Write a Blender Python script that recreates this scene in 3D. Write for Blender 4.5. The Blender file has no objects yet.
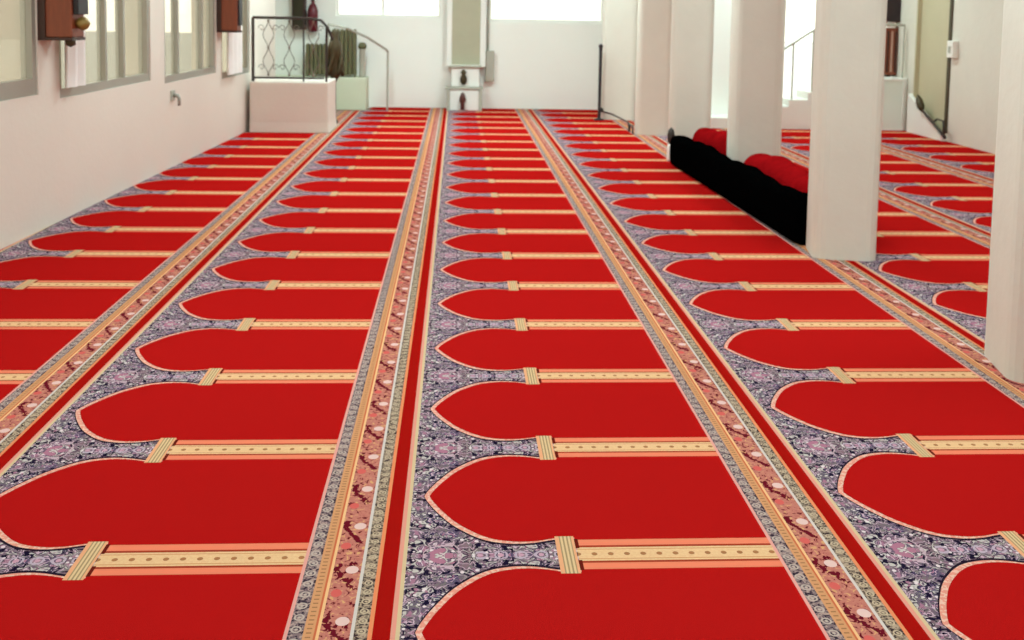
import bpy, bmesh, math, random
from mathutils import Vector, Matrix
random.seed(7)
PI = math.pi
scene = bpy.context.scene
COL = scene.collection

# ------------------------------------------------------------ camera
H = 1.388
YAW, PITCH, ROLL, CY = -0.0558642552, 0.0769989042, 0.0178450162, 89.9
fw = Vector((-math.sin(YAW)*math.cos(PITCH), math.cos(YAW)*math.cos(PITCH), -math.sin(PITCH)))
r0 = Vector((math.cos(YAW), math.sin(YAW), 0)); u0 = r0.cross(fw)
rr = math.cos(ROLL)*r0 + math.sin(ROLL)*u0
uu = -math.sin(ROLL)*r0 + math.cos(ROLL)*u0
cam_d = bpy.data.cameras.new('camera'); cam = bpy.data.objects.new('camera', cam_d); COL.objects.link(cam)
cam.matrix_world = Matrix(((rr.x, uu.x, -fw.x, 0), (rr.y, uu.y, -fw.y, 0), (rr.z, uu.z, -fw.z, H), (0, 0, 0, 1)))
cam_d.sensor_width = 36; cam_d.lens = 36*1000/1024
cam_d.shift_y = -(320-CY)/1024
cam_d.clip_start = 0.05
cam_d.dof.use_dof = True; cam_d.dof.focus_distance = 2.4; cam_d.dof.aperture_fstop = 5.6
scene.camera = cam

# ------------------------------------------------------------ world, exposure, lamps
w = bpy.data.worlds.new('sky'); scene.world = w; w.use_nodes = True
wn = w.node_tree.nodes; wl = w.node_tree.links
bg = wn['Background']; bg.inputs[1].default_value = 2.6
tc = wn.new('ShaderNodeTexCoord'); sp = wn.new('ShaderNodeSeparateXYZ'); rp = wn.new('ShaderNodeValToRGB')
wl.new(tc.outputs['Generated'], sp.inputs[0]); wl.new(sp.outputs['Z'], rp.inputs[0]); wl.new(rp.outputs[0], bg.inputs[0])
rp.color_ramp.elements[0].color = (0.97, 0.98, 0.93, 1); rp.color_ramp.elements[1].color = (0.78, 0.84, 0.92, 1)
vs = scene.view_settings
vs.view_transform = 'Standard'; vs.look = 'None'; vs.gamma = 1; vs.use_curve_mapping = False
vs.exposure = 0.0
LAMP_W = 44.0
LAMP_C = (0.665, 0.945, 0.98)
ROOM_H = 3.05

# ------------------------------------------------------------ helpers
def srgb(r, g, b):
    def f(c):
        c /= 255.0
        return c/12.92 if c <= 0.04045 else ((c+0.055)/1.055)**2.4
    return (f(r), f(g), f(b), 1)

class V:
    """tiny wrapper so that node maths reads like maths"""
    tree = None
    def __init__(s, sock): s.s = sock
    @staticmethod
    def m(op, *a, clamp=False):
        n = V.tree.nodes.new('ShaderNodeMath'); n.operation = op; n.use_clamp = clamp
        for i, x in enumerate(a):
            if isinstance(x, V): V.tree.links.new(x.s, n.inputs[i])
            else: n.inputs[i].default_value = x
        return V(n.outputs[0])
    def __add__(a, b): return V.m('ADD', a, b)
    __radd__ = __add__
    def __sub__(a, b): return V.m('SUBTRACT', a, b)
    def __rsub__(a, b): return V.m('SUBTRACT', b, a)
    def __mul__(a, b): return V.m('MULTIPLY', a, b)
    __rmul__ = __mul__
    def __truediv__(a, b): return V.m('DIVIDE', a, b)
    def lt(a, b): return V.m('LESS_THAN', a, b)
    def gt(a, b): return V.m('GREATER_THAN', a, b)
    def abs(a): return V.m('ABSOLUTE', a)
    def fract(a): return V.m('FRACT', a)
    def sin(a): return V.m('SINE', a)
    def between(a, lo, hi): return a.gt(lo)*a.lt(hi)
def vec(x, y, z=0.0):
    n = V.tree.nodes.new('ShaderNodeCombineXYZ')
    for i, q in enumerate((x, y, z)):
        if isinstance(q, V): V.tree.links.new(q.s, n.inputs[i])
        else: n.inputs[i].default_value = q
    return n.outputs[0]
def mix(fac, a, b):
    n = V.tree.nodes.new('ShaderNodeMix'); n.data_type = 'RGBA'
    V.tree.links.new(fac.s, n.inputs[0])
    for i, q in ((6, a), (7, b)):
        if isinstance(q, (tuple, list)): n.inputs[i].default_value = q
        else: V.tree.links.new(q, n.inputs[i])
    return n.outputs[2]
def noise(v, scale, detail=2, rough=0.5, dist=0.0):
    n = V.tree.nodes.new('ShaderNodeTexNoise'); n.inputs['Scale'].default_value = scale
    n.inputs['Detail'].default_value = detail; n.inputs['Roughness'].default_value = rough
    n.inputs['Distortion'].default_value = dist
    if v is not None: V.tree.links.new(v, n.inputs['Vector'])
    return V(n.outputs[0])
def voronoi(v, scale):
    n = V.tree.nodes.new('ShaderNodeTexVoronoi'); n.inputs['Scale'].default_value = scale
    V.tree.links.new(v, n.inputs['Vector'])
    return V(n.outputs['Distance']), n.outputs['Color']

def new_mat(name):
    m = bpy.data.materials.new(name); m.use_nodes = True
    V.tree = m.node_tree
    return m, m.node_tree.nodes['Principled BSDF']
def plain(name, rgb, rough=0.6, metal=0.0, var=0.06, scale=3.0, bump=0.0, bscale=60, spec=None):
    m, b = new_mat(name); t = m.node_tree
    c = srgb(*rgb)
    tcn = t.nodes.new('ShaderNodeTexCoord')
    n = noise(tcn.outputs['Object'], scale, 4, 0.6)
    dark = tuple(x*(1-var*2) for x in c[:3])+(1,)
    t.links.new(mix(n, dark, tuple(min(1, x*(1+var)) for x in c[:3])+(1,)), b.inputs['Base Color'])
    b.inputs['Roughness'].default_value = rough; b.inputs['Metallic'].default_value = metal
    if spec is not None: b.inputs['Specular IOR Level'].default_value = spec
    if bump:
        bn = t.nodes.new('ShaderNodeBump'); bn.inputs['Strength'].default_value = bump; bn.inputs['Distance'].default_value = 0.01
        t.links.new(noise(tcn.outputs['Object'], bscale, 3).s, bn.inputs['Height']); t.links.new(bn.outputs[0], b.inputs['Normal'])
    return m
def wood(name, rgb, rgb2):
    m, b = new_mat(name); t = m.node_tree
    tcn = t.nodes.new('ShaderNodeTexCoord'); mp = t.nodes.new('ShaderNodeMapping'); mp.inputs['Scale'].default_value = (14, 14, 1.2)
    t.links.new(tcn.outputs['Object'], mp.inputs[0])
    n = noise(mp.outputs[0], 3, 4, 0.6, 0.6)
    t.links.new(mix(n, srgb(*rgb), srgb(*rgb2)), b.inputs['Base Color']); b.inputs['Roughness'].default_value = 0.45
    return m
def emit(name, rgb, s):
    m = bpy.data.materials.new(name); m.use_nodes = True; t = m.node_tree; t.nodes.clear()
    e = t.nodes.new('ShaderNodeEmission'); e.inputs[0].default_value = srgb(*rgb); e.inputs[1].default_value = s
    o = t.nodes.new('ShaderNodeOutputMaterial'); t.links.new(e.outputs[0], o.inputs[0]); return m
def glass(name, tint=(235, 240, 232), gloss=0.12, cloud=0.0):
    m = bpy.data.materials.new(name); m.use_nodes = True; t = m.node_tree; t.nodes.clear()
    tr = t.nodes.new('ShaderNodeBsdfTransparent'); tr.inputs[0].default_value = srgb(*tint)
    gl = t.nodes.new('ShaderNodeBsdfGlossy'); gl.inputs['Roughness'].default_value = 0.12
    mx = t.nodes.new('ShaderNodeMixShader'); mx.inputs[0].default_value = gloss
    t.links.new(tr.outputs[0], mx.inputs[1]); t.links.new(gl.outputs[0], mx.inputs[2])
    out = mx.outputs[0]
    if cloud:
        tl = t.nodes.new('ShaderNodeBsdfTranslucent'); tl.inputs[0].default_value = srgb(225, 225, 210)
        m2 = t.nodes.new('ShaderNodeMixShader'); m2.inputs[0].default_value = cloud
        t.links.new(out, m2.inputs[1]); t.links.new(tl.outputs[0], m2.inputs[2]); out = m2.outputs[0]
    o = t.nodes.new('ShaderNodeOutputMaterial'); t.links.new(out, o.inputs[0]); return m

def obj(name, bm, mat, parent=None, loc=(0, 0, 0), rotz=0.0, smooth=False, bevel=0.0):
    me = bpy.data.meshes.new(name)
    bmesh.ops.recalc_face_normals(bm, faces=bm.faces)
    if smooth:
        for f in bm.faces: f.smooth = True
    bm.to_mesh(me); bm.free(); me.materials.append(mat)
    o = bpy.data.objects.new(name, me); COL.objects.link(o)
    o.location = loc; o.rotation_euler = (0, 0, rotz)
    if parent is not None: o.parent = parent
    if bevel:
        b = o.modifiers.new('bevel', 'BEVEL'); b.width = bevel; b.segments = 2; b.limit_method = 'ANGLE'
    return o
def empty(name, loc=(0, 0, 0), rotz=0.0):
    o = bpy.data.objects.new(name, None); COL.objects.link(o); o.location = loc; o.rotation_euler = (0, 0, rotz)
    o.empty_display_size = 0.1
    return o
def tag(o, label, cat, group=None):
    o['label'] = label; o['category'] = cat
    if group: o['group'] = group
    return o
def struct(o): o['kind'] = 'structure'; return o
def box(bm, x0, x1, y0, y1, z0, z1):
    vs_ = [bm.verts.new((x, y, z)) for z in (z0, z1) for x, y in ((x0, y0), (x1, y0), (x1, y1), (x0, y1))]
    for f in ((0, 3, 2, 1), (4, 5, 6, 7), (0, 1, 5, 4), (1, 2, 6, 5), (2, 3, 7, 6), (3, 0, 4, 7)):
        bm.faces.new([vs_[i] for i in f])
def B(*boxes):
    bm = bmesh.new()
    for b in boxes: box(bm, *b)
    return bm
def prism(pts, z0, z1, bm=None):
    bm = bm or bmesh.new()
    a = [bm.verts.new((x, y, z0)) for x, y in pts]; b = [bm.verts.new((x, y, z1)) for x, y in pts]
    n = len(pts); bm.faces.new(a[::-1]); bm.faces.new(b)
    for i in range(n): bm.faces.new((a[i], a[(i+1) % n], b[(i+1) % n], b[i]))
    return bm
def tube(pts, r, seg=8, bm=None, closed=False):
    bm = bm or bmesh.new(); P = [Vector(p) for p in pts]; n = len(P); rings = []
    up = Vector((0.03, 0.05, 1)).normalized()
    for i, p in enumerate(P):
        if closed: d = P[(i+1) % n]-P[i-1]
        else: d = P[min(i+1, n-1)]-P[max(i-1, 0)]
        d.normalize()
        a = d.cross(up)
        if a.length < 0.15: a = d.cross(Vector((1, 0, 0)))
        a.normalize(); b = d.cross(a); q = r[i] if isinstance(r, (list, tuple)) else r
        rings.append([bm.verts.new(p+a*q*math.cos(2*PI*k/seg)+b*q*math.sin(2*PI*k/seg)) for k in range(seg)])
    for i in range(n if closed else n-1):
        A, C_ = rings[i], rings[(i+1) % n]
        for k in range(seg): bm.faces.new((A[k], A[(k+1) % seg], C_[(k+1) % seg], C_[k]))
    if not closed: bm.faces.new(rings[0][::-1]); bm.faces.new(rings[-1])
    return bm
def lathe(prof, seg=20, bm=None, c=(0, 0)):
    bm = bm or bmesh.new(); rings = []
    for r, z in prof:
        rings.append([bm.verts.new((c[0]+max(r, 0.0005)*math.cos(2*PI*k/seg), c[1]+max(r, 0.0005)*math.sin(2*PI*k/seg), z)) for k in range(seg)])
    for A, C_ in zip(rings, rings[1:]):
        for k in range(seg): bm.faces.new((A[k], A[(k+1) % seg], C_[(k+1) % seg], C_[k]))
    bm.faces.new(rings[0][::-1]); bm.faces.new(rings[-1]); return bm

# ------------------------------------------------------------ materials
M_WALL = plain('wall_paint', (226, 212, 198), 0.55, var=0.03, scale=1.2, bump=0.15, bscale=25)
M_WALLB = plain('back_wall_paint', (248, 246, 236), 0.6, var=0.02, scale=1.2, bump=0.1, bscale=25)
M_PILLAR = plain('pillar_paint', (221, 212, 196), 0.6, var=0.05, scale=2.2, bump=0.3, bscale=14)
M_CEIL = plain('ceiling_paint', (240, 238, 230), 0.8, var=0.02)
M_CONC = plain('outdoor_concrete', (144, 140, 130), 0.9, var=0.08, scale=0.7)
M_FRAME = plain('aluminium_frame', (164, 158, 145), 0.45, 0.25, var=0.05)
M_GLASS = glass('window_glass', (236, 232, 220), 0.10, 0.17)
M_GLASSC = glass('clear_glass', (246, 248, 244), 0.06)
M_IRON = plain('wrought_iron', (62, 52, 46), 0.5, 0.4)
M_SCROLL = plain('worn_iron', (132, 118, 104), 0.6, 0.2)
M_BLACK = plain('black_cloth', (3, 3, 3), 1.0, var=0.25, scale=18, bump=0.5, bscale=35, spec=0.0)
M_OLIVE = plain('olive_enamel', (104, 100, 66), 0.5, 0.1, var=0.08)
M_BRONZE = plain('dark_bronze', (74, 60, 34), 0.45, 0.4, var=0.2, scale=25)
M_WHITE = plain('white_paint', (240, 236, 226), 0.5, var=0.03)
M_PALE = plain('pale_green_paint', (214, 218, 190), 0.6, var=0.04)
M_GREYP = plain('grey_paint', (176, 172, 156), 0.5)
M_MAROON = plain('maroon_paint', (96, 14, 30), 0.35, var=0.1)
M_DARKW = wood('dark_wood', (38, 16, 10), (66, 30, 18))
M_WOOD = wood('brown_wood', (104, 44, 22), (146, 72, 40))
M_DPLAST = plain('dark_plastic', (28, 22, 26), 0.5)
M_CURT = plain('white_curtain_cloth', (244, 238, 232), 0.9, var=0.03)
M_BEIGE = plain('beige_door_paint', (196, 184, 150), 0.5, var=0.04)
M_OCHRE = plain('ochre_brass', (150, 122, 60), 0.4, 0.3, var=0.25, scale=20)

RED = srgb(188, 25, 24)
CARPET_TONE = (0.80, 0.76, 0.72, 1)      # dye tone of the whole carpet
P_ROW = 0.630713315; Y0 = 2.44947689; B0 = -0.36487934; PITCH_X = 1.206

def carpet_material():
    m, bs = new_mat('patterned_red_carpet'); t = m.node_tree
    tcn = t.nodes.new('ShaderNodeTexCoord'); sx = t.nodes.new('ShaderNodeSeparateXYZ')
    t.links.new(tcn.outputs['Object'], sx.inputs[0])
    u = V(sx.outputs['X']); v = V(sx.outputs['Y'])
    vp = v/P_ROW
    vs_ = ((vp+0.5).fract()-0.5)*P_ROW            # signed distance from the bar centre
    va = vs_.abs()
    def curve(x):
        n = t.nodes.new('ShaderNodeFloatCurve'); c = n.mapping.curves[0]
        pts = [(0.0, 1.0), (0.27, 1.0), (0.284, 0.345*2), (0.294, 0.300*2), (0.313, 0.252*2), (0.337, 0.206*2), (0.371, 0.152*2), (0.405, 0.114*2), (0.434, 0.088*2),
               (0.465, 0.069*2), (0.50, 0.058*2), (0.54, 0.053*2), (0.58, 0.056*2), (0.627, 0.068*2), (0.645, 0.072*2), (1.0, 0.072*2)]
        c.points[0].location = pts[0]; c.points[1].location = pts[-1]
        for p in pts[1:-1]: c.points.new(*p)
        for p in c.points: p.handle_type = 'AUTO_CLAMPED' if hasattr(p, 'handle_type') else p.handle_type
        n.mapping.update(); t.links.new(x.s, n.inputs['Value'])
        return V(n.outputs[0])*0.5
    h = curve(u); h2 = curve(u-0.012)+0.010
    sym = vec(u, va, 0.0); raw = vec(u, v, 0.0)
    # filigree
    nv = noise(sym, 25, 1.5, 0.55, 1.4); nw = noise(sym, 42, 1.5, 0.5, 1.0); nx = noise(sym, 13, 1, 0.5, 0.4)
    d, vc = voronoi(sym, 36)
    fil = mix(V.m('MULTIPLY_ADD', nx, 3.0, -1.0, clamp=True), srgb(84, 72, 108), srgb(142, 112, 124))
    fil = mix(nw.between(0.47, 0.53), fil, srgb(128, 118, 118))
    fil = mix(nv.between(0.56, 0.60), fil, srgb(214, 180, 196))
    fil = mix(nv.between(0.40, 0.45), fil, srgb(206, 196, 190))
    fil = mix(nw.gt(0.65), fil, srgb(176, 122, 146))
    fil = mix(nw.lt(0.385), fil, srgb(30, 22, 46))
    fil = mix(nv.between(0.47, 0.50), fil, srgb(34, 26, 50))
    fil = mix(d.lt(0.20), fil, srgb(236, 218, 222))
    # pink flower in the middle of the spandrel and small knots along the neck
    ru = (u-0.345)/0.055; rv = va/0.062
    rd = V.m('SQRT', ru*ru+rv*rv)+(nw-0.5)*0.9
    fil = mix(rd.between(0.84, 0.97), fil, srgb(206, 176, 186))
    fil = mix(rd.lt(0.62)*nv.gt(0.47), fil, srgb(186, 122, 146))
    fil = mix(rd.lt(0.16), fil, srgb(232, 206, 206))
    s4 = (u/0.052).fract()
    kd = V.m('SQRT', ((s4-0.5)*0.052)*((s4-0.5)*0.052)+va*va)+(nw-0.5)*0.012
    fil = mix(kd.between(0.013, 0.019)*u.gt(0.43), fil, srgb(196, 176, 192))
    fil = mix(kd.lt(0.008)*u.gt(0.43), fil, srgb(212, 160, 180))
    # dark outline just inside the arch
    fil = mix(va.gt(h-0.009)*u.gt(0.262), fil, srgb(40, 28, 44))
    # red field
    fn = noise(raw, 220, 2, 0.7)
    field = mix(fn, tuple(x*0.90 for x in RED[:3])+(1,), tuple(min(1, x*1.08) for x in RED[:3])+(1,))
    # arch outline
    band = mix(noise(raw, 90, 1).gt(0.52), srgb(240, 158, 138), srgb(246, 196, 176))
    col = mix(va.lt(h2), field, band)
    near = va.lt(h)
    col = mix(near, col, fil)
    # bar from the capital to the far border
    dots = ((v*0+u)/0.042).fract()
    dm = V.m('SQRT', ((dots-0.5)*0.042)*((dots-0.5)*0.042)+vs_*vs_).lt(0.0075)
    cream = mix(noise(raw, 120, 2, 0.7), srgb(232, 172, 128), srgb(255, 218, 168))
    cream = mix(dm, cream, srgb(182, 122, 82))
    cream = mix(va.between(0.021, 0.024), cream, srgb(214, 150, 100))
    pinkb = srgb(250, 138, 106)
    bar = mix(va.gt(0.032), cream, srgb(172, 64, 44))
    bar = mix(va.gt(0.041), bar, pinkb)
    r = u.gt(0.692)
    col = mix(r, col, field)
    col = mix(r*va.lt(0.070), col, bar)
    # capital
    cs = (u-0.640)/0.050
    cap = mix(((cs*5.0)).fract().lt(0.45), srgb(236, 200, 154), srgb(176, 148, 112))
    cap = mix(V.m('MAXIMUM', cs.lt(0.22), cs.gt(0.86)), cap, srgb(246, 176, 132))
    col = mix(u.between(0.640, 0.690)*va.lt(0.088), col, cap)
    col = mix(u.between(0.690, 0.700)*va.lt(0.074)*va.gt(0.028), col, srgb(110, 34, 26))
    # long borders
    def flor(per, c0, c1, c2, c3, cen, wid):
        s = (v/per).fract(); q = vec((u-cen), (s-0.5)*per, (v/per-s)*0.37)
        n1 = noise(q, 95, 1.5, 0.6, 0.8)
        rr_ = V.m('SQRT', (u-cen)*(u-cen)+((s-0.5)*per)*((s-0.5)*per))
        c = mix(n1.gt(0.55), c0, c1); c = mix(n1.lt(0.43), c, c2)
        c = mix(rr_.between(wid*0.62, wid*0.95), c, c3); c = mix(rr_.lt(wid*0.3), c, c3)
        return c
    g1 = flor(0.045, srgb(138, 116, 120), srgb(186, 158, 150), srgb(60, 46, 60), srgb(200, 180, 170), 0.0245, 0.013)
    g2 = flor(0.038, srgb(146, 126, 110), srgb(190, 164, 142), srgb(66, 50, 54), srgb(208, 184, 156), 0.170, 0.011)
    s = ((v/P_ROW)*3.0).fract()
    leaf = (u-0.111-((s*2*PI).sin()*0.024)).abs()
    nf = noise(raw, 62, 2, 0.6, 0.9)
    rf = mix(nf, srgb(160, 62, 60), srgb(234, 160, 142))
    rf = mix(nf.lt(0.40), rf, srgb(104, 18, 34)); rf = mix(nf.gt(0.62), rf, srgb(226, 170, 118))
    rf = mix((leaf+(nf-0.5)*0.05).lt(0.008)*s.between(0.3, 0.86), rf, srgb(112, 26, 40))
    def blob(c, uc, sc, a, b, colr):
        du = (u-uc)/a; ds = (s-sc)*(P_ROW/3)/b
        return mix((du*du+ds*ds).lt(1.0), c, colr)
    rf = blob(rf, 0.124, 0.72, 0.016, 0.017, srgb(240, 200, 194))
    rf = blob(rf, 0.097, 0.25, 0.013, 0.016, srgb(226, 104, 98))
    tan = mix(((v/0.016).fract().lt(0.3))*u.between(0.048, 0.060), srgb(222, 158, 112), srgb(168, 118, 84))
    def put(lo, hi, c):
        nonlocal col
        col = mix(u.between(lo, hi), col, c)
    put(-0.01, 0.0085, srgb(240, 168, 158)); put(0.0085, 0.042, g1); put(0.042, 0.066, tan)
    put(0.066, 0.071, srgb(214, 110, 76)); put(0.071, 0.078, srgb(250, 196, 142)); put(0.078, 0.146, rf); put(0.146, 0.154, srgb(222, 208, 202))
    put(0.154, 0.185, g2); put(0.185, 0.195, srgb(244, 146, 100)); put(0.195, 0.235, srgb(172, 22, 18))
    put(0.235, 0.2465, srgb(240, 158, 140)); put(0.2465, 0.256, srgb(224, 196, 156))
    dk = t.nodes.new('ShaderNodeMix'); dk.data_type = 'RGBA'; dk.blend_type = 'MULTIPLY'; dk.inputs[0].default_value = 1.0
    t.links.new(col, dk.inputs[6]); dk.inputs[7].default_value = CARPET_TONE
    t.links.new(dk.outputs[2], bs.inputs['Base Color']); bs.inputs['Roughness'].default_value = 0.95
    bs.inputs['Specular IOR Level'].default_value = 0.0
    bn = t.nodes.new('ShaderNodeBump'); bn.inputs['Strength'].default_value = 0.3; bn.inputs['Distance'].default_value = 0.004
    t.links.new(noise(raw, 400, 2).s, bn.inputs['Height']); t.links.new(bn.outputs[0], bs.inputs['Normal'])
    return m
M_CARPET = carpet_material()
M_REDROLL = plain('red_carpet_pile', (150, 14, 18), 1.0, var=0.25, scale=9, bump=0.6, bscale=40, spec=0.0)

# ------------------------------------------------------------ room shell
LA = math.atan(0.037); LO = (-2.54, 6.0)        # the left wall runs slightly askew to the carpet
def LW(n, y, z=0.0):
    return (LO[0]+n*math.cos(LA)+y*math.sin(LA), LO[1]-n*math.sin(LA)+y*math.cos(LA), z)
XR, YB, YR, XJ, YF = 5.62, 14.35, 12.6, 2.95, -2.6
struct(obj('floor', B((-3.1, XR+0.9, YF-.2, YB+0.25, -0.12, 0.0)), plain('floor_screed', (150, 120, 104), 0.8)))
struct(obj('ceiling', B((-3.1, XR+0.9, YF-.2, YB+0.25, ROOM_H, ROOM_H+0.15)), M_CEIL))
WL = [(-2.3, 0.20, 0.84), (0.50, 2.19, 0.79), (2.53, 4.08, 0.74), (4.30, 5.45, 0.66)]
ZT = 2.25; T = 0.24
bm = bmesh.new(); y = -8.55
for a, b, zs in WL:
    box(bm, -T, 0, y, a, 0, ROOM_H); box(bm, -T, 0, a, b, 0, zs); box(bm, -T, 0, a, b, ZT, ROOM_H); y = b
box(bm, -T, 0, y, 6.78, 0, ROOM_H)
bmesh.ops.rotate(bm, verts=bm.verts, cent=(0, 0, 0), matrix=Matrix.Rotation(-LA, 3, 'Z'))
struct(obj('wall_left', bm, M_WALL, loc=(LO[0], LO[1], 0)))
# back wall with two high windows
W5 = (-1.72, -0.24, 1.30); W6 = (0.45, 2.12, 1.25)
struct(obj('wall_recess', B((-3.1, -2.9, 12.76, YB, 0, ROOM_H), (-3.1, -2.54, 12.56, 12.76, 0, ROOM_H)), M_WALLB))
bm = bmesh.new(); x = -3.1
for a, b, zs in (W5, W6):
    box(bm, x, a, YB, YB+0.22, 0, ROOM_H); box(bm, a, b, YB, YB+.22, 0, zs); box(bm, a, b, YB, YB+.22, 2.35, ROOM_H); x = b
box(bm, x, XJ+0.2, YB, YB+.22, 0, ROOM_H)
struct(obj('wall_back', bm, M_WALLB))
W7 = (4.12, 4.95, 0.25)
bm = bmesh.new()
box(bm, XJ, W7[0], YR, YR+.2, 0, ROOM_H); box(bm, W7[0], W7[1], YR, YR+.2, 0, W7[2]); box(bm, W7[0], W7[1], YR, YR+.2, 2.3, ROOM_H)
box(bm, W7[1], XR+0.24, YR, YR+.2, 0, ROOM_H); box(bm, XJ, XJ+.2, YR+.2, YB, 0, ROOM_H)
struct(obj('wall_stair_side', bm, M_WALLB))
DY0, DY1 = 11.12, 12.0
struct(obj('wall_right', B((XR, XR+.24, YF, DY0, 0, ROOM_H), (XR, XR+.24, DY1, YR, 0, ROOM_H), (XR, XR+.24, DY0, DY1, 2.2, ROOM_H)), M_PILLAR))
struct(obj('wall_front', B((-2.88, XR+.24, YF-.2, YF, 0, ROOM_H)), M_WALL))
# outdoors, seen through the glass
struct(obj('added_white_slab', B((2.5, 40, YR+.22, 60, -0.13, -0.05)), M_WHITE))  # white slab added so the stair window shows overexposed
struct(obj('ground', B((-40, 40, -30, 60, -0.4, -0.13)), M_CONC))

def window(idx, y0, y1, z0, z1, bars, loc, rotz, fr=0.05, bottom=0.09, inset=-0.03, gm=M_GLASS, fm=M_FRAME):
    """window in local x = out of the wall (negative is outdoors), y along the wall"""
    e = struct(empty('window_%d' % idx, loc, rotz))
    bm = bmesh.new(); a, b = inset-0.05, inset+0.02
    box(bm, a, b, y0, y1, z0, z0+bottom); box(bm, a, b, y0, y1, z1-fr, z1)
    box(bm, a, b, y0, y0+fr, z0+bottom, z1-fr); box(bm, a, b, y1-fr, y1, z0+bottom, z1-fr)
    obj('window_frame', bm, fm, e)
    for q in bars: obj('mullion', B((a+.005, b-.005, q-.018, q+.018, z0+bottom, z1-fr)), fm, e)
    qs = [y0+fr]+list(bars)+[y1-fr]
    for p, q in zip(qs, qs[1:]):
        hp = 0.018
        obj('glass_pane', B((inset-.022, inset-.016, p+(hp if p != qs[0] else 0), q-(hp if q != qs[-1] else 0), z0+bottom, z1-fr)), gm, e)
    return e
LL = (LO[0], LO[1], 0)
for i, ((a, b, zs), bars) in enumerate(zip(WL, ([-1.5, -0.75], [1.31, 1.66], [2.95, 3.68], [4.9]))):
    window(i+1, a, b, zs, ZT, bars, LL, -LA, bottom=0.10 if i == 0 else 0.06)
window(5, W5[0], W5[1], W5[2], 2.35, [-1.06], (0, YB, 0), -PI/2, fr=.03, bottom=.03, gm=M_GLASSC, fm=M_WHITE, inset=-0.09)
window(6, W6[0], W6[1], W6[2], 2.35, [], (0, YB, 0), -PI/2, fr=.04, bottom=.05, gm=M_GLASSC, fm=M_WHITE, inset=-0.09)
window(7, W7[0], W7[1], W7[2], 2.3, [], (0, YR, 0), -PI/2, fr=.04, bottom=.05, gm=M_GLASSC, fm=M_WHITE, inset=-0.08)

# ------------------------------------------------------------ added ceiling lamps, out of view
def added_ceiling_lamp(x, y, label, pw=1.0):  # unseen fixtures, added to light the room evenly
    e = tag(empty('added_ceiling_light', (x, y, ROOM_H)), label, 'lamp', 'added ceiling lights')
    obj('housing', B((-0.16, 0.16, -0.65, 0.65, -0.07, 0.0)), M_WHITE, e)
    obj('diffuser', B((-0.14, 0.14, -0.63, 0.63, -0.085, -0.07)), emit('added_lamp_diffuser', (255, 250, 238), 3.0), e)
    ld = bpy.data.lights.new('lamp', 'AREA'); ld.shape = 'RECTANGLE'; ld.size = 0.28; ld.size_y = 1.26; ld.energy = LAMP_W*pw
    ld.color = LAMP_C
    lo = bpy.data.objects.new('lamp', ld); COL.objects.link(lo); lo.location = (0, 0, -0.095); lo.parent = e
for x, xn in ((-1.2, 'left'), (1.1, 'middle'), (4.0, 'right')):
    for y, yn in ((0.2, 'nearest'), (4.0, 'second'), (7.8, 'third'), (11.6, 'farthest')):
        added_ceiling_lamp(x, y, 'added unseen ceiling light, %s one in the %s row' % (yn, xn), (1.15 if x > 3 else 1.65) if y > 10 else 1.03)  # farthest ones boosted to brighten the back wall

# ------------------------------------------------------------ carpet runners
CT = 0.008
YE = YB-0.01
polys = {
 -2: ([(-2.80, -1.5), (-1.571, -1.5), (-1.571, 11.22), (-2.355, 11.22)], 'patterned red prayer carpet runner cut by the left wall'),
 -1: ([(-1.571, -1.5), (-0.365, -1.5), (-0.365, YE), (-1.2, YE), (-1.2, 13.85), (-1.571, 13.85), (-1.571, 11.97), (-1.41, 11.97), (-1.41, 11.22), (-1.571, 11.22)], 'red prayer carpet runner passing the white block with iron railing'),
 0: ([(-0.365, -1.5), (0.841, -1.5), (0.841, YE), (-0.365, YE)], 'red prayer carpet runner in the centre, ending at the white pulpit'),
 1: ([(0.841, -1.5), (2.047, -1.5), (2.047, YE), (0.841, YE)], 'red prayer carpet runner beside the black roll, left of the pillars'),
 2: ([(2.047, -1.5), (3.253, -1.5), (3.253, 12.14), (2.95, 12.14), (2.95, YE), (2.047, YE)], 'red prayer carpet runner whose border the pillars stand on'),
 3: ([(3.253, -1.5), (4.459, -1.5), (4.459, 12.14), (3.253, 12.14)], 'red prayer carpet runner, first beyond the pillars'),
 4: ([(4.459, -1.5), (XR, -1.5), (XR, 12.14), (4.459, 12.14)], 'red prayer carpet runner along the right wall'),
}
for k, (pts, lab) in polys.items():
    ox = B0+k*PITCH_X; oy = Y0-6*P_ROW
    fixed = []
    for x, y in pts: fixed.append((x-ox, y-oy))
    tag(obj('prayer_carpet', prism(fixed, 0.0, CT), M_CARPET, loc=(ox, oy, 0)), lab, 'carpet', 'prayer carpet runners')

# ------------------------------------------------------------ pillars
def pillar(cx, cy, wdt, label, rz=math.radians(-12), rc=0.07):
    h_ = wdt/2; pts = []
    for qx, qy, a0 in ((1, 1, 0), (-1, 1, 90), (-1, -1, 180), (1, -1, 270)):
        for j in range(5):
            a = math.radians(a0+j*22.5); pts.append((qx*(h_-rc)+rc*math.cos(a), qy*(h_-rc)+rc*math.sin(a)))
    bm = bmesh.new(); zs = [CT+i*(ROOM_H-CT)/8 for i in range(9)]; rings = []
    for z in zs: rings.append([bm.verts.new((x, y, z)) for x, y in pts])
    n = len(pts)
    for A, C_ in zip(rings, rings[1:]):
        for i in range(n): bm.faces.new((A[i], A[(i+1) % n], C_[(i+1) % n], C_[i]))
    bm.faces.new(rings[0][::-1]); bm.faces.new(rings[-1])
    o = obj('pillar', bm, M_PILLAR, loc=(cx, cy, 0), rotz=rz)
    return tag(o, label, 'pillar', 'white square pillars')
pillar(2.36, 3.77, 0.38, 'off-white square pillar at the right edge, the nearest of all')
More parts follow.
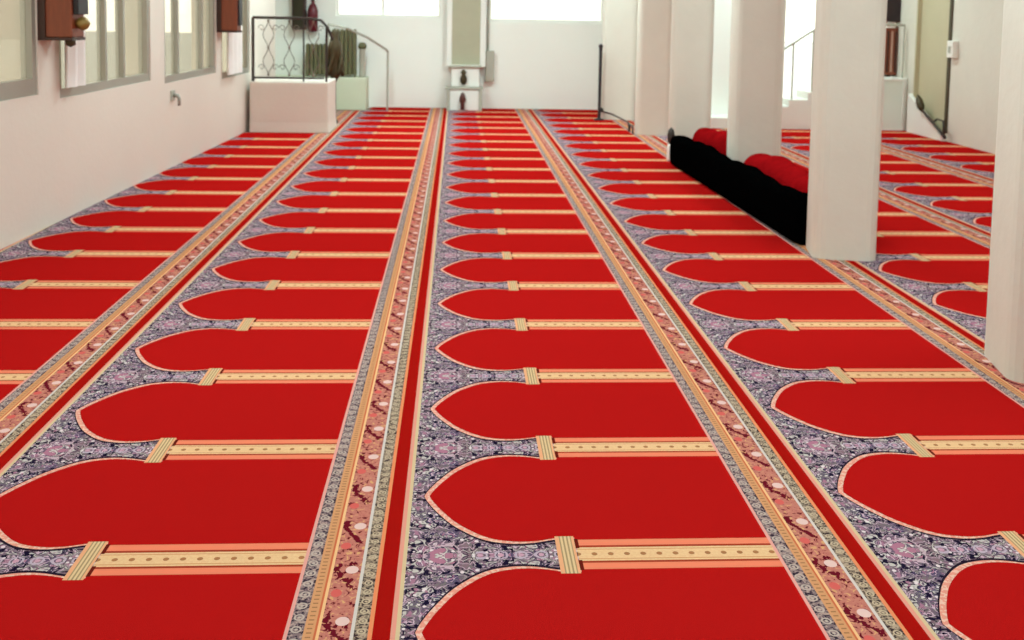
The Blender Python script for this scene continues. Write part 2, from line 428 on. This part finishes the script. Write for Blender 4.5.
pillar(2.275, 5.70, 0.36, 'off-white square pillar at the near end of the black roll')
pillar(2.45, 8.06, 0.41, 'off-white square pillar rising from behind the long black roll')
pillar(2.28, 9.62, 0.40, 'off-white square pillar just past the far end of the black roll')
pillar(2.31, 11.55, 0.42, 'off-white square pillar behind the pillar at the black roll\'s far end')
pillar(2.17, 13.20, 0.46, 'off-white square pillar farthest away, beside the thin black pole')

# ------------------------------------------------------------ rolls between the pillars
def roll(name, path, rx, rz, mat, label, cat, wob=0.02, seg=24, power=0.7, group=None, seed=1, step=0.06):
    rnd = random.Random(seed); bm = bmesh.new(); rings = []
    (x0, y0), (x1, y1) = path; L = math.hypot(x1-x0, y1-y0); n = int(L/step)
    d = Vector((x1-x0, y1-y0, 0)).normalized(); s = Vector((d.y, -d.x, 0))
    ph = [rnd.uniform(0, 6) for _ in range(6)]
    for i in range(n+1):
        t = i/n; e = min(1, min(i, n-i)/1.5+0.72)
        hz = rz*(1+wob*2*math.sin(7*t*L/1.3+ph[0])+wob*math.sin(17*t*L+ph[1]))
        hx = rx*(1+wob*math.sin(5*t*L+ph[2]))
        c = Vector((x0, y0, 0))+d*(t*L); ring = []
        for k in range(seg):
            a = 2*PI*k/seg; ca, sa = math.cos(a), math.sin(a)
            px = math.copysign(abs(ca)**power, ca)*hx*e; pz = math.copysign(abs(sa)**power, sa)*hz*e
            ring.append(bm.verts.new(c+s*px+Vector((0, 0, CT+hz+pz+(hz*(e-1)*0 if 1 else 0)-(hz-hz*e)*1.0))))
        rings.append(ring)
    for A, C_ in zip(rings, rings[1:]):
        for k in range(seg): bm.faces.new((A[k], A[(k+1) % seg], C_[(k+1) % seg], C_[k]))
    bm.faces.new(rings[0][::-1]); bm.faces.new(rings[-1])
    return tag(obj(name, bm, mat, smooth=True), label, cat, group)
roll('cloth_roll', ((2.14, 5.89), (2.06, 9.12)), 0.09, 0.145, M_BLACK, 'long black cloth roll lying along the pillar row', 'cloth roll', seed=4, power=0.5)
roll('carpet_roll', ((2.43, 6.0), (2.36, 7.62)), 0.15, 0.165, M_REDROLL, 'rolled red carpet behind the near half of the black roll', 'carpet roll', 0.03, seed=8, power=0.85, group='rolled red carpets')
roll('carpet_roll', ((2.37, 8.42), (2.33, 9.28)), 0.12, 0.18, M_REDROLL, 'rolled red carpet behind the far end of the black roll', 'carpet roll', 0.03, seed=3, power=0.85, group='rolled red carpets')

# ------------------------------------------------------------ white block, iron railing
BX0, BX1, BY0, BY1, BZ = -2.30, -1.43, 11.24, 11.95, 0.575
bm = prism([(BX0, BY0), (BX1, BY0), (BX1, BY1), (BX0, BY1)], 0.0, 0.10)
bm.free()
bm = bmesh.new()
prof = [(0.0, 0.02), (0.12, 0.004), (0.3, 0.0), (BZ, 0.0)]
rg = []
for z, e in prof: rg.append([bm.verts.new(p) for p in ((BX0, BY0-e, z), (BX1+e, BY0-e, z), (BX1+e, BY1, z), (BX0, BY1, z))])
for A, C_ in zip(rg, rg[1:]):
    for i in range(4): bm.faces.new((A[i], A[(i+1) % 4], C_[(i+1) % 4], C_[i]))
bm.faces.new(rg[0][::-1]); bm.faces.new(rg[-1])
tag(obj('parapet_block', bm, M_WALL, bevel=0.015), 'low off-white plastered block carrying the iron railing, by left wall', 'block')
rail = tag(empty('iron_railing', (-1.9, 11.3, BZ)), 'dark wrought iron railing with scrollwork on the low white block', 'railing')
def rel(p, o): return (p[0]-o[0], p[1]-o[1], p[2]-o[2])
ro = (-1.9, 11.3, BZ)
obj('top_rail', tube([rel(p, ro) for p in ((-2.27, 11.3, 1.285), (-1.62, 11.3, 1.285), (-1.52, 11.3, 1.265), (-1.45, 11.32, 1.19), (-1.40, 11.38, 1.05))], 0.016), M_IRON, rail)
obj('bottom_rail', tube([rel(p, ro) for p in ((-2.27, 11.3, 0.615), (-1.48, 11.3, 0.615))], 0.011), M_IRON, rail)
obj('post', tube([rel(p, ro) for p in ((-2.27, 11.3, BZ), (-2.27, 11.3, 1.285))], 0.017), M_IRON, rail)
obj('post', tube([rel(p, ro) for p in ((-1.71, 11.3, BZ), (-1.71, 11.3, 1.285))], 0.010), M_IRON, rail)
obj('post', tube([rel(p, ro) for p in ((-1.46, 11.32, BZ), (-1.46, 11.32, 1.2))], 0.014), M_IRON, rail)
def scroll(cx, cz, s):
    bm = bmesh.new()
    for sg in (-1, 1):
        pts = []
        for i in range(25):
            t = i/24; z = cz+(t-0.5)*0.60*s
            pts.append(rel((cx+sg*0.055*math.sin(t*PI*2)**2*(1 if 1 else 0)+sg*0.004, 11.3, z), ro))
        tube(pts, 0.005, 6, bm)
        for zc in (cz+0.22*s, cz-0.22*s):
            pp = [rel((cx+sg*(0.075+0.035*math.cos(a)*(1-a/9)), 11.3, zc+0.04*math.sin(a)*(1-a/9)), ro) for a in [j*0.5 for j in range(14)]]
            tube(pp, 0.0045, 6, bm)
    for z in (cz+.30*s, cz, cz-.30*s): lathe([(0.0, z-BZ-.022), (0.017, z-BZ), (0.0, z-BZ+.022)], 8, bm, (cx-ro[0], 0))
    return bm
for cx in (-2.10, -1.87, -1.60): obj('scroll_panel', scroll(cx, 0.95, 1.0), M_SCROLL, rail)
# bronze newel with ornament standing behind the block, and the pale handrail
nw = tag(empty('newel_post', (-1.475, 12.2, CT)), 'ornate dark bronze newel post rising behind the white block', 'post')
bm = lathe([(0.045, 0.0), (0.045, 0.03), (0.022, 0.06), (0.02, 0.50), (0.05, 0.56), (0.07, 0.66), (0.05, 0.74), (0.075, 0.82), (0.085, 0.92), (0.06, 1.0), (0.045, 1.07), (0.05, 1.11), (0.0, 1.16)])
obj('shaft', bm, M_BRONZE, nw, smooth=True)
bm = bmesh.new()
for j in range(5):
    a0 = j*1.3
    tube([(0.06*math.cos(a0+q*.35)+0.035*math.cos(a0), 0.06*math.sin(a0+q*.35), 0.58+0.07*q) for q in range(7)], [0.02, .03, .026, .032, .026, .024, .008], 8, bm)
obj('ornament', bm, M_BRONZE, nw, smooth=True)
hr = tag(empty('handrail', (-1.3, 13.4, CT)), 'thin pale stair handrail sloping down to a post by the far wall', 'handrail')
ho = (-1.3, 13.4, CT)
obj('rail', tube([rel(p, ho) for p in ((-1.62, 12.75, 1.20), (-1.42, 12.9, 1.16), (-1.18, 13.3, 1.03), (-0.98, 13.85, 0.86), (-0.955, 13.95, 0.82))], 0.016), M_GREYP, hr)
obj('post', tube([rel(p, ho) for p in ((-0.955, 13.95, CT), (-0.955, 13.95, 0.82))], 0.014), M_GREYP, hr)
obj('post', tube([rel(p, ho) for p in ((-1.62, 12.75, CT), (-1.62, 12.75, 1.2))], 0.014), M_GREYP, hr)
# ledge and radiators
tag(obj('ledge', B((-2.88, -1.25, 13.9, YB-.003, 0.0, 0.45)), M_PALE, bevel=0.01), 'low pale greenish ledge along the far wall under the radiators', 'ledge')
def radiator(x, y, z, n, hgt, sp_, label):
    e = tag(empty('radiator', (x, y, z)), label, 'radiator', 'olive ribbed radiators')
    for i in range(n):
        bm = bmesh.new(); xi = (i-(n-1)/2)*sp_
        prof = [(-sp_*0.40, 0.03), (sp_*0.40, 0.03), (sp_*0.40, hgt-0.03), (sp_*0.2, hgt), (-sp_*0.2, hgt), (-sp_*0.40, hgt-0.03)]
        a = [bm.verts.new((xi+px, -0.06, pz)) for px, pz in prof]; b = [bm.verts.new((xi+px, 0.06, pz)) for px, pz in prof]
        bm.faces.new(a); bm.faces.new(b[::-1])
        for j in range(6): bm.faces.new((a[j], a[(j+1) % 6], b[(j+1) % 6], b[j]))
        obj('rib', bm, M_OLIVE, e, bevel=0.006)
    obj('pipe', tube([(-(n/2)*sp_, 0, 0.08), ((n/2)*sp_, 0, 0.08)], 0.014), M_OLIVE, e)
    for sg in (-1, 1): obj('foot', B((sg*(n/2-.5)*sp_-.012, sg*(n/2-.5)*sp_+.012, -.04, .04, 0, .03)), M_OLIVE, e)
radiator(-1.57, 14.1, 0.45, 6, 0.67, 0.058, 'taller olive green ribbed radiator on the pale ledge')
radiator(-1.93, 14.1, 0.45, 6, 0.46, 0.058, 'shorter olive green ribbed radiator seen through the iron railing')
bp = tag(empty('bollard', (-1.32, 14.1, 0.45)), 'short grey post with dark cap standing on the pale ledge', 'post')
obj('shaft', lathe([(0.05, 0), (0.042, 0.04), (0.042, 0.38), (0.05, 0.40)]), M_GREYP, bp, smooth=True)
obj('cap', lathe([(0.055, 0.40), (0.06, 0.44), (0.045, 0.48), (0.0, 0.49)]), M_OLIVE, bp, smooth=True)

# ------------------------------------------------------------ far wall furniture: pulpit, panel
pu = tag(empty('pulpit', (0.12, 14.12, CT)), 'white pulpit with a tall olive-grey back panel at the far wall', 'pulpit')
obj('back_frame', B((-0.27, -0.19, 0.10, 0.16, 0.60, 1.72), (0.21, 0.29, 0.10, 0.16, 0.60, 1.72), (-0.19, 0.21, 0.10, 0.16, 1.58, 1.72), (-0.19, .21, .10, .16, .60, .63)), M_WHITE, pu, bevel=0.008)
obj('back_panel', B((-0.19, 0.21, 0.115, 0.145, 0.63, 1.58)), plain('olive_grey_panel', (184, 178, 150), 0.5, var=0.12, scale=1.5), pu)
obj('desk', B((-0.19, 0.20, -0.05, 0.10, 0.33, 0.60)), M_WHITE, pu, bevel=0.01)
obj('desk_top', B((-0.22, 0.23, -0.08, 0.10, 0.60, 0.625)), M_GREYP, pu, bevel=0.005)
obj('step', B((-0.25, 0.24, -0.16, 0.10, 0.0, 0.30)), M_WHITE, pu, bevel=0.01)
obj('step_edge', B((-0.27, 0.26, -0.18, 0.10, 0.30, 0.33)), M_GREYP, pu, bevel=0.005)
for sx in (-0.24, 0.21): obj('side_post', B((sx-0.012, sx+0.032, -0.19, -0.165, 0.0, 0.30)), M_GREYP, pu)
obj('ornament', lathe([(0.02, .36), (0.045, 0.40), (0.05, 0.45), (0.025, 0.50), (0.045, 0.54), (0.0, 0.58)], 14, c=(-0.02, -0.09)), M_BRONZE, pu, smooth=True)
obj('step_ornament', lathe([(0.03, 0.02), (0.03, 0.10), (0.05, 0.16), (0.028, 0.24), (0.0, 0.27)], 14, c=(-0.03, -0.205)), plain('dark_red_lacquer', (86, 36, 28), 0.4), pu, smooth=True)
ep = tag(empty('fuse_box', (0.475, YB-0.045, 0.40)), 'narrow grey wall box with a conduit, right of the pulpit', 'box')
obj('housing', B((-0.06, 0.06, -0.045, 0.04, 0.0, 0.44)), M_GREYP, ep, bevel=0.008)
obj('conduit', tube([(-0.03, 0.02, 0.44), (-0.03, 0.02, 1.6)], 0.014), M_GREYP, ep)

# thin pole, floor bracket, bottle
pl = tag(empty('standing_pole', (1.87, 12.93, CT)), 'thin black pole standing on the carpet before the farthest pillar', 'pole')
obj('base', lathe([(0.07, 0.0), (0.07, 0.012), (0.02, 0.03)]), M_DPLAST, pl, smooth=True)
obj('shaft', tube([(0, 0, 0.02), (0.0, 0, 0.95)], 0.021, 10), M_DPLAST, pl)
obj('tip', lathe([(0.026, 0.95), (0.03, 0.98), (0.0, 1.0)]), M_DPLAST, pl, smooth=True)
lb = tag(empty('pipe_bracket', (2.02, 12.1, CT)), 'low dark bent pipe on the carpet between the two farthest pillars', 'pipe')
obj('pipe', tube([(-0.10, 1.02, 0.012), (-0.10, 1.0, 0.10), (-0.03, 0.55, 0.11), (0.02, -0.40, 0.11), (0.02, -0.46, 0.08), (0.02, -0.47, 0.012)], 0.012), M_IRON, lb)
obj('knob', lathe([(0.0, 0.09), (0.035, 0.11), (0.035, 0.14), (0.0, 0.16)], 12, c=(-0.10, 0.95)), M_IRON, lb, smooth=True)
obj('end_loop', tube([(0.02, -0.50, 0.012), (0.02, -0.56, 0.10), (0.02, -0.70, 0.10), (0.02, -0.74, 0.012)], 0.009), M_IRON, lb)
bo = tag(empty('bottle', (2.04, 9.33, CT)), 'small white bottle with a dark oval top at the far end of the black roll', 'bottle')
obj('body', lathe([(0.03, 0.0), (0.034, 0.02), (0.034, 0.14), (0.024, 0.165)], 14), M_WHITE, bo, smooth=True)
obj('top', lathe([(0.02, 0.165), (0.032, 0.20), (0.036, 0.25), (0.026, 0.30), (0.0, 0.325)], 14), M_IRON, bo, smooth=True)

# ------------------------------------------------------------ left wall: boxes, curtains, socket
def wall_box(y, n0, n1, y1, z0, z1, label, dark, extra=False):
    e = tag(empty('wall_cabinet', LW(0, y, z0), -LA), label, 'cabinet', 'brown wooden boxes on the walls')
    hh = z1-z0; W = y1-y
    obj('case', B((n0, n1, 0, W, 0, hh)), M_WOOD, e, bevel=0.006)
    obj('side_trim', B((n0-0.0, n0+0.045, -0.012, 0.0, 0, hh)), M_DARKW, e)
    obj('bottom_trim', B((n0, n1+0.008, -0.014, W, -0.018, 0.0)), M_DARKW, e)
    if dark: obj('front_panel', B((n1, n1+0.018, 0.03, W-0.02, 0.05, hh-.04)), M_DPLAST, e)
    return e
c1 = wall_box(0.215, 0.0, 0.20, 0.40, 1.19, 1.75, 'brown wooden wall box between the two nearest windows', False)
obj('speaker_grille', B((0.200, 0.235, 0.02, 0.17, 0.14, 0.5)), M_DPLAST, c1, bevel=0.004)
bm = lathe([(0.0, -0.045), (0.03, -0.03), (0.045, 0.0), (0.03, 0.03), (0.0, 0.045)], 14)
bmesh.ops.translate(bm, verts=bm.verts, vec=(0.235, 0.08, 0.085)); obj('brass_knob', bm, M_OCHRE, c1, smooth=True)
bm = lathe([(0.0, -0.03), (0.03, -0.015), (0.03, 0.02), (0.0, 0.03)], 12)
bmesh.ops.translate(bm, verts=bm.verts, vec=(0.18, 0.03, -0.03)); obj('foot_knob', bm, M_BRONZE, c1, smooth=True)
c2 = wall_box(4.12, 0.0, 0.20, 4.29, 1.16, 1.75, 'brown wooden wall box between the third and fourth windows', True)

def curtain(y0, y1, n, z0, z1, label, folds=4):
    bm = bmesh.new(); N = folds*8; A = []
    for i in range(N+1):
        t = i/N; y = y0+(y1-y0)*t; x = n+0.018*math.cos(t*folds*2*PI)
        A.append((x, y))
    for off in (0.0,):
        f = [[bm.verts.new((x, y, z)) for x, y in A] for z in (z0, z1)]
        g = [[bm.verts.new((x-0.012, y, z)) for x, y in A] for z in (z0, z1)]
        for i in range(N):
            bm.faces.new((f[0][i], f[0][i+1], f[1][i+1], f[1][i])); bm.faces.new((g[0][i+1], g[0][i], g[1][i], g[1][i+1]))
            for k in (0, 1): bm.faces.new((f[k][i], f[k][i+1], g[k][i+1], g[k][i]))
        for i in (0, N): bm.faces.new((f[0][i], f[1][i], g[1][i], g[0][i]))
    e = tag(empty('curtain', LW(0, 0, 0), -LA), label, 'curtain', 'white curtains on the left wall')
    obj('cloth', bm, M_CURT, e)
    obj('curtain_rod', tube([(n, y0-0.05, z1+.012), (n, y1+0.05, z1+.012)], 0.011), M_FRAME, e)
    for yy in (y0-.04, y1+.04): obj('rod_bracket', B((0.0, n-0.011, yy-.008, yy+.008, z1+.004, z1+.02)), M_FRAME, e)
curtain(0.47, 0.74, 0.05, 0.86, 2.3, 'narrow gathered white curtain beside the nearest brown wall box', 2)
curtain(4.32, 4.86, 0.05, 0.70, 2.3, 'gathered white curtain at the fourth window, behind the second brown box', 3)
ws = tag(empty('wall_tap', LW(0, 2.72, 0.54), -LA), 'small grey tap fitting on the left wall below the third window', 'tap')
obj('plate', B((0, 0.012, -0.05, 0.05, 0.04, 0.13)), M_GREYP, ws, bevel=.004)
obj('spout', tube([(0.012, 0, 0.09), (0.05, 0, 0.085), (0.06, 0, 0.06), (0.06, 0, 0.0)], [.018, .016, .014, .012]), M_FRAME, ws, smooth=True)

# hung behind the railing
hb = tag(empty('wall_cabinet', (-2.22, YB-0.12, 1.10)), 'dark brown narrow box hung on the far wall above the railing', 'cabinet', 'brown wooden boxes on the walls')
obj('case', B((-0.09, 0.09, -0.06, 0.12, 0.0, 0.62)), M_DARKW, hb, bevel=.006)
obj('front_panel', B((-0.065, 0.065, -0.072, -0.06, 0.03, 0.58)), plain('dark_olive_cloth', (52, 46, 26), 0.9), hb)
fe = tag(empty('fire_extinguisher', (-2.03, YB-0.10, 1.07)), 'dark maroon extinguisher hung on the far wall left of the window', 'extinguisher')
obj('cylinder', lathe([(0.05, 0.0), (0.07, 0.02), (0.072, 0.30), (0.05, 0.37), (0.022, 0.40), (0.022, 0.43)]), M_MAROON, fe, smooth=True)
obj('valve', B((-0.02, 0.02, -0.02, 0.02, 0.43, 0.47), (-0.03, 0.07, -.012, .012, .47, .485)), M_IRON, fe)
obj('wall_bracket', B((-0.02, 0.02, 0.06, 0.10, 0.12, 0.2)), M_IRON, fe)

# ------------------------------------------------------------ right side: stair, railing, clock, door
SY0 = 12.15
bm = bmesh.new()
pts = [(XJ, 0.0), (XJ, 0.14)]
x, z = 3.70, 0.14
pts += [(3.45, 0.14)]
zz = [0.14, 0.29, 0.375, 0.47, 0.56, 0.62, 0.66]; xx = [3.45, 3.72, 4.12, 4.36, 4.60, 4.84, 5.08]
prof = [(XJ+.01, 0.0), (XJ+.01, 0.14)]
for i in range(1, 7): prof += [(xx[i], zz[i-1]), (xx[i], zz[i])]
prof += [(XR-.005, 0.66), (XR-.005, 0.0)]
a = [bm.verts.new((px, SY0, pz)) for px, pz in prof]; b = [bm.verts.new((px, YR-.005, pz)) for px, pz in prof]
bm.faces.new(a); bm.faces.new(b[::-1])
for i in range(len(prof)): bm.faces.new((a[i], a[(i+1) % len(prof)], b[(i+1) % len(prof)], b[i]))
tag(obj('staircase', bm, M_WHITE, bevel=0.008), 'white plastered stairs rising to the right behind the pillars', 'stairs')
sr = tag(empty('stair_railing', (4.0, SY0+0.05, 0.29)), 'thin grey railing climbing the white stairs in front of the bright window', 'railing')
so = (4.0, SY0+0.05, 0.29)
obj('top_rail', tube([rel(p, so) for p in ((3.72, SY0+.05, 0.76), (4.0, SY0+.05, 0.965), (4.53, SY0+.05, 1.31), (5.2, SY0+.05, 1.32), (5.57, SY0+.05, 1.32))], 0.015), M_GREYP, sr)
for px, zb, zt in ((3.78, 0.29, .80), (4.17, 0.375, 1.075), (4.42, 0.47, 1.24), (4.70, 0.56, 1.31), (5.02, 0.62, 1.315), (5.57, 0.66, 1.32)):
    obj('post', tube([rel((px, SY0+.05, zb), so), rel((px, SY0+.05, zt), so)], 0.012 if px > 4.1 else .018), M_GREYP, sr)
ck = tag(empty('wall_clock', (5.53, YR-0.09, 0.60)), 'tall narrow dark brown pendulum clock on the far right wall', 'clock')
obj('case', B((-0.075, 0.075, -0.05, 0.09, 0.08, 0.68)), M_WOOD, ck, bevel=.006)
obj('glass_strip', B((-0.012, 0.012, -0.056, -0.05, 0.12, 0.64)), plain('pale_strip', (190, 150, 130), 0.4), ck)
obj('side_strip', B((-0.06, -0.04, -0.056, -0.05, 0.12, 0.64), (0.04, 0.06, -0.056, -0.05, 0.12, 0.64)), M_DARKW, ck)
obj('hood', B((-0.10, 0.10, -0.07, 0.09, 0.76, 1.25)), plain('near_black_lacquer', (34, 8, 14), 0.35), ck, bevel=.008)
obj('neck', B((-0.05, 0.05, -0.03, 0.09, 0.68, 0.76)), M_WHITE, ck)
bm = lathe([(0.0, -0.05), (0.04, -0.03), (0.055, 0.0), (0.04, 0.03), (0.0, 0.05)], 16)
bmesh.ops.translate(bm, verts=bm.verts, vec=(-0.01, -0.01, 0.03)); obj('pendulum_bob', bm, M_IRON, ck, smooth=True)
# pale glazed screen at the stair head
gs = tag(empty('glass_screen', (5.45, SY0-0.02, CT)), 'pale greenish glass screen standing before the stair end', 'screen')
obj('pane', B((-0.14, 0.10, -0.006, 0.006, 0.02, 0.62)), plain('frosted_glass', (232, 238, 226), 0.3, var=0.02), gs)
obj('frame', B((-0.155, -0.14, -.012, .012, 0, .64), (0.10, 0.115, -.012, .012, 0, .64), (-.14, .10, -.012, .012, .62, .64), (-.14, .10, -.012, .012, 0, .02)), M_WHITE, gs)

# door in the right wall
dr = struct(empty('door_1', (XR, DY0, 0)))
DW = DY1-DY0
obj('door_leaf', B((0.05, 0.075, 0.03, DW-0.03, 0.01, 2.16)), M_BEIGE, dr)
obj('door_frame', B((0.0, 0.08, 0.0, 0.03, 0, 2.2), (0.0, .08, DW-.03, DW, 0, 2.2), (0.0, .08, .03, DW-.03, 2.16, 2.2)), M_BEIGE, dr)
obj('door_casing', B((-0.015, 0.0, -0.03, 0.03, 0.10, 2.25)), M_BRONZE, dr)
sw = tag(empty('switch_box', (XR-0.02, DY0-0.06, 0.97)), 'small white switch box beside the beige door', 'switch')
obj('housing', B((-0.05, 0.02, -0.13, 0.005, 0.0, 0.19)), M_WHITE, sw, bevel=.008)
obj('rocker', B((-0.058, -0.05, -0.09, -0.04, 0.05, 0.13)), M_GREYP, sw)
# ramp with a dark handrail end at the door
bm = bmesh.new()
pr = [(DY0-0.02, 0.0), (DY1+0.02, 0.0), (DY1+0.02, 0.48), (DY0-0.02, 0.05)]
a = [bm.verts.new((XR-0.05, y, z)) for y, z in pr]; b = [bm.verts.new((XR-0.002, y, z)) for y, z in pr]
bm.faces.new(a); bm.faces.new(b[::-1])
for i in range(4): bm.faces.new((a[i], a[(i+1) % 4], b[(i+1) % 4], b[i]))
tag(obj('ramp_wall', bm, M_WHITE), 'white sloping kerb wall below the beige door', 'kerb')
fr_ = tag(empty('iron_bracket', (XR-0.085, 11.45, 0.235)), 'dark iron bar with a leaf-shaped end along the sloping kerb', 'bracket')
obj('bar', tube([(0, 0.12, 0.09), (0, -0.1, 0.0), (-0.01, -0.32, -0.085), (-0.01, -0.5, -0.17)], [.014, .018, .014, .02]), M_IRON, fr_, smooth=True)
obj('hook', tube([(0, -0.18, -0.03), (0, -0.28, 0.02), (0.0, -0.42, 0.01), (0.0, -0.45, -0.13)], .012), M_IRON, fr_, smooth=True)
obj('leaf_end', tube([(0, 0.10, 0.07), (0, 0.14, 0.12), (0, 0.20, 0.20), (0, 0.23, 0.26)], [.015, .045, .04, .008], 10), M_BRONZE, fr_, smooth=True)
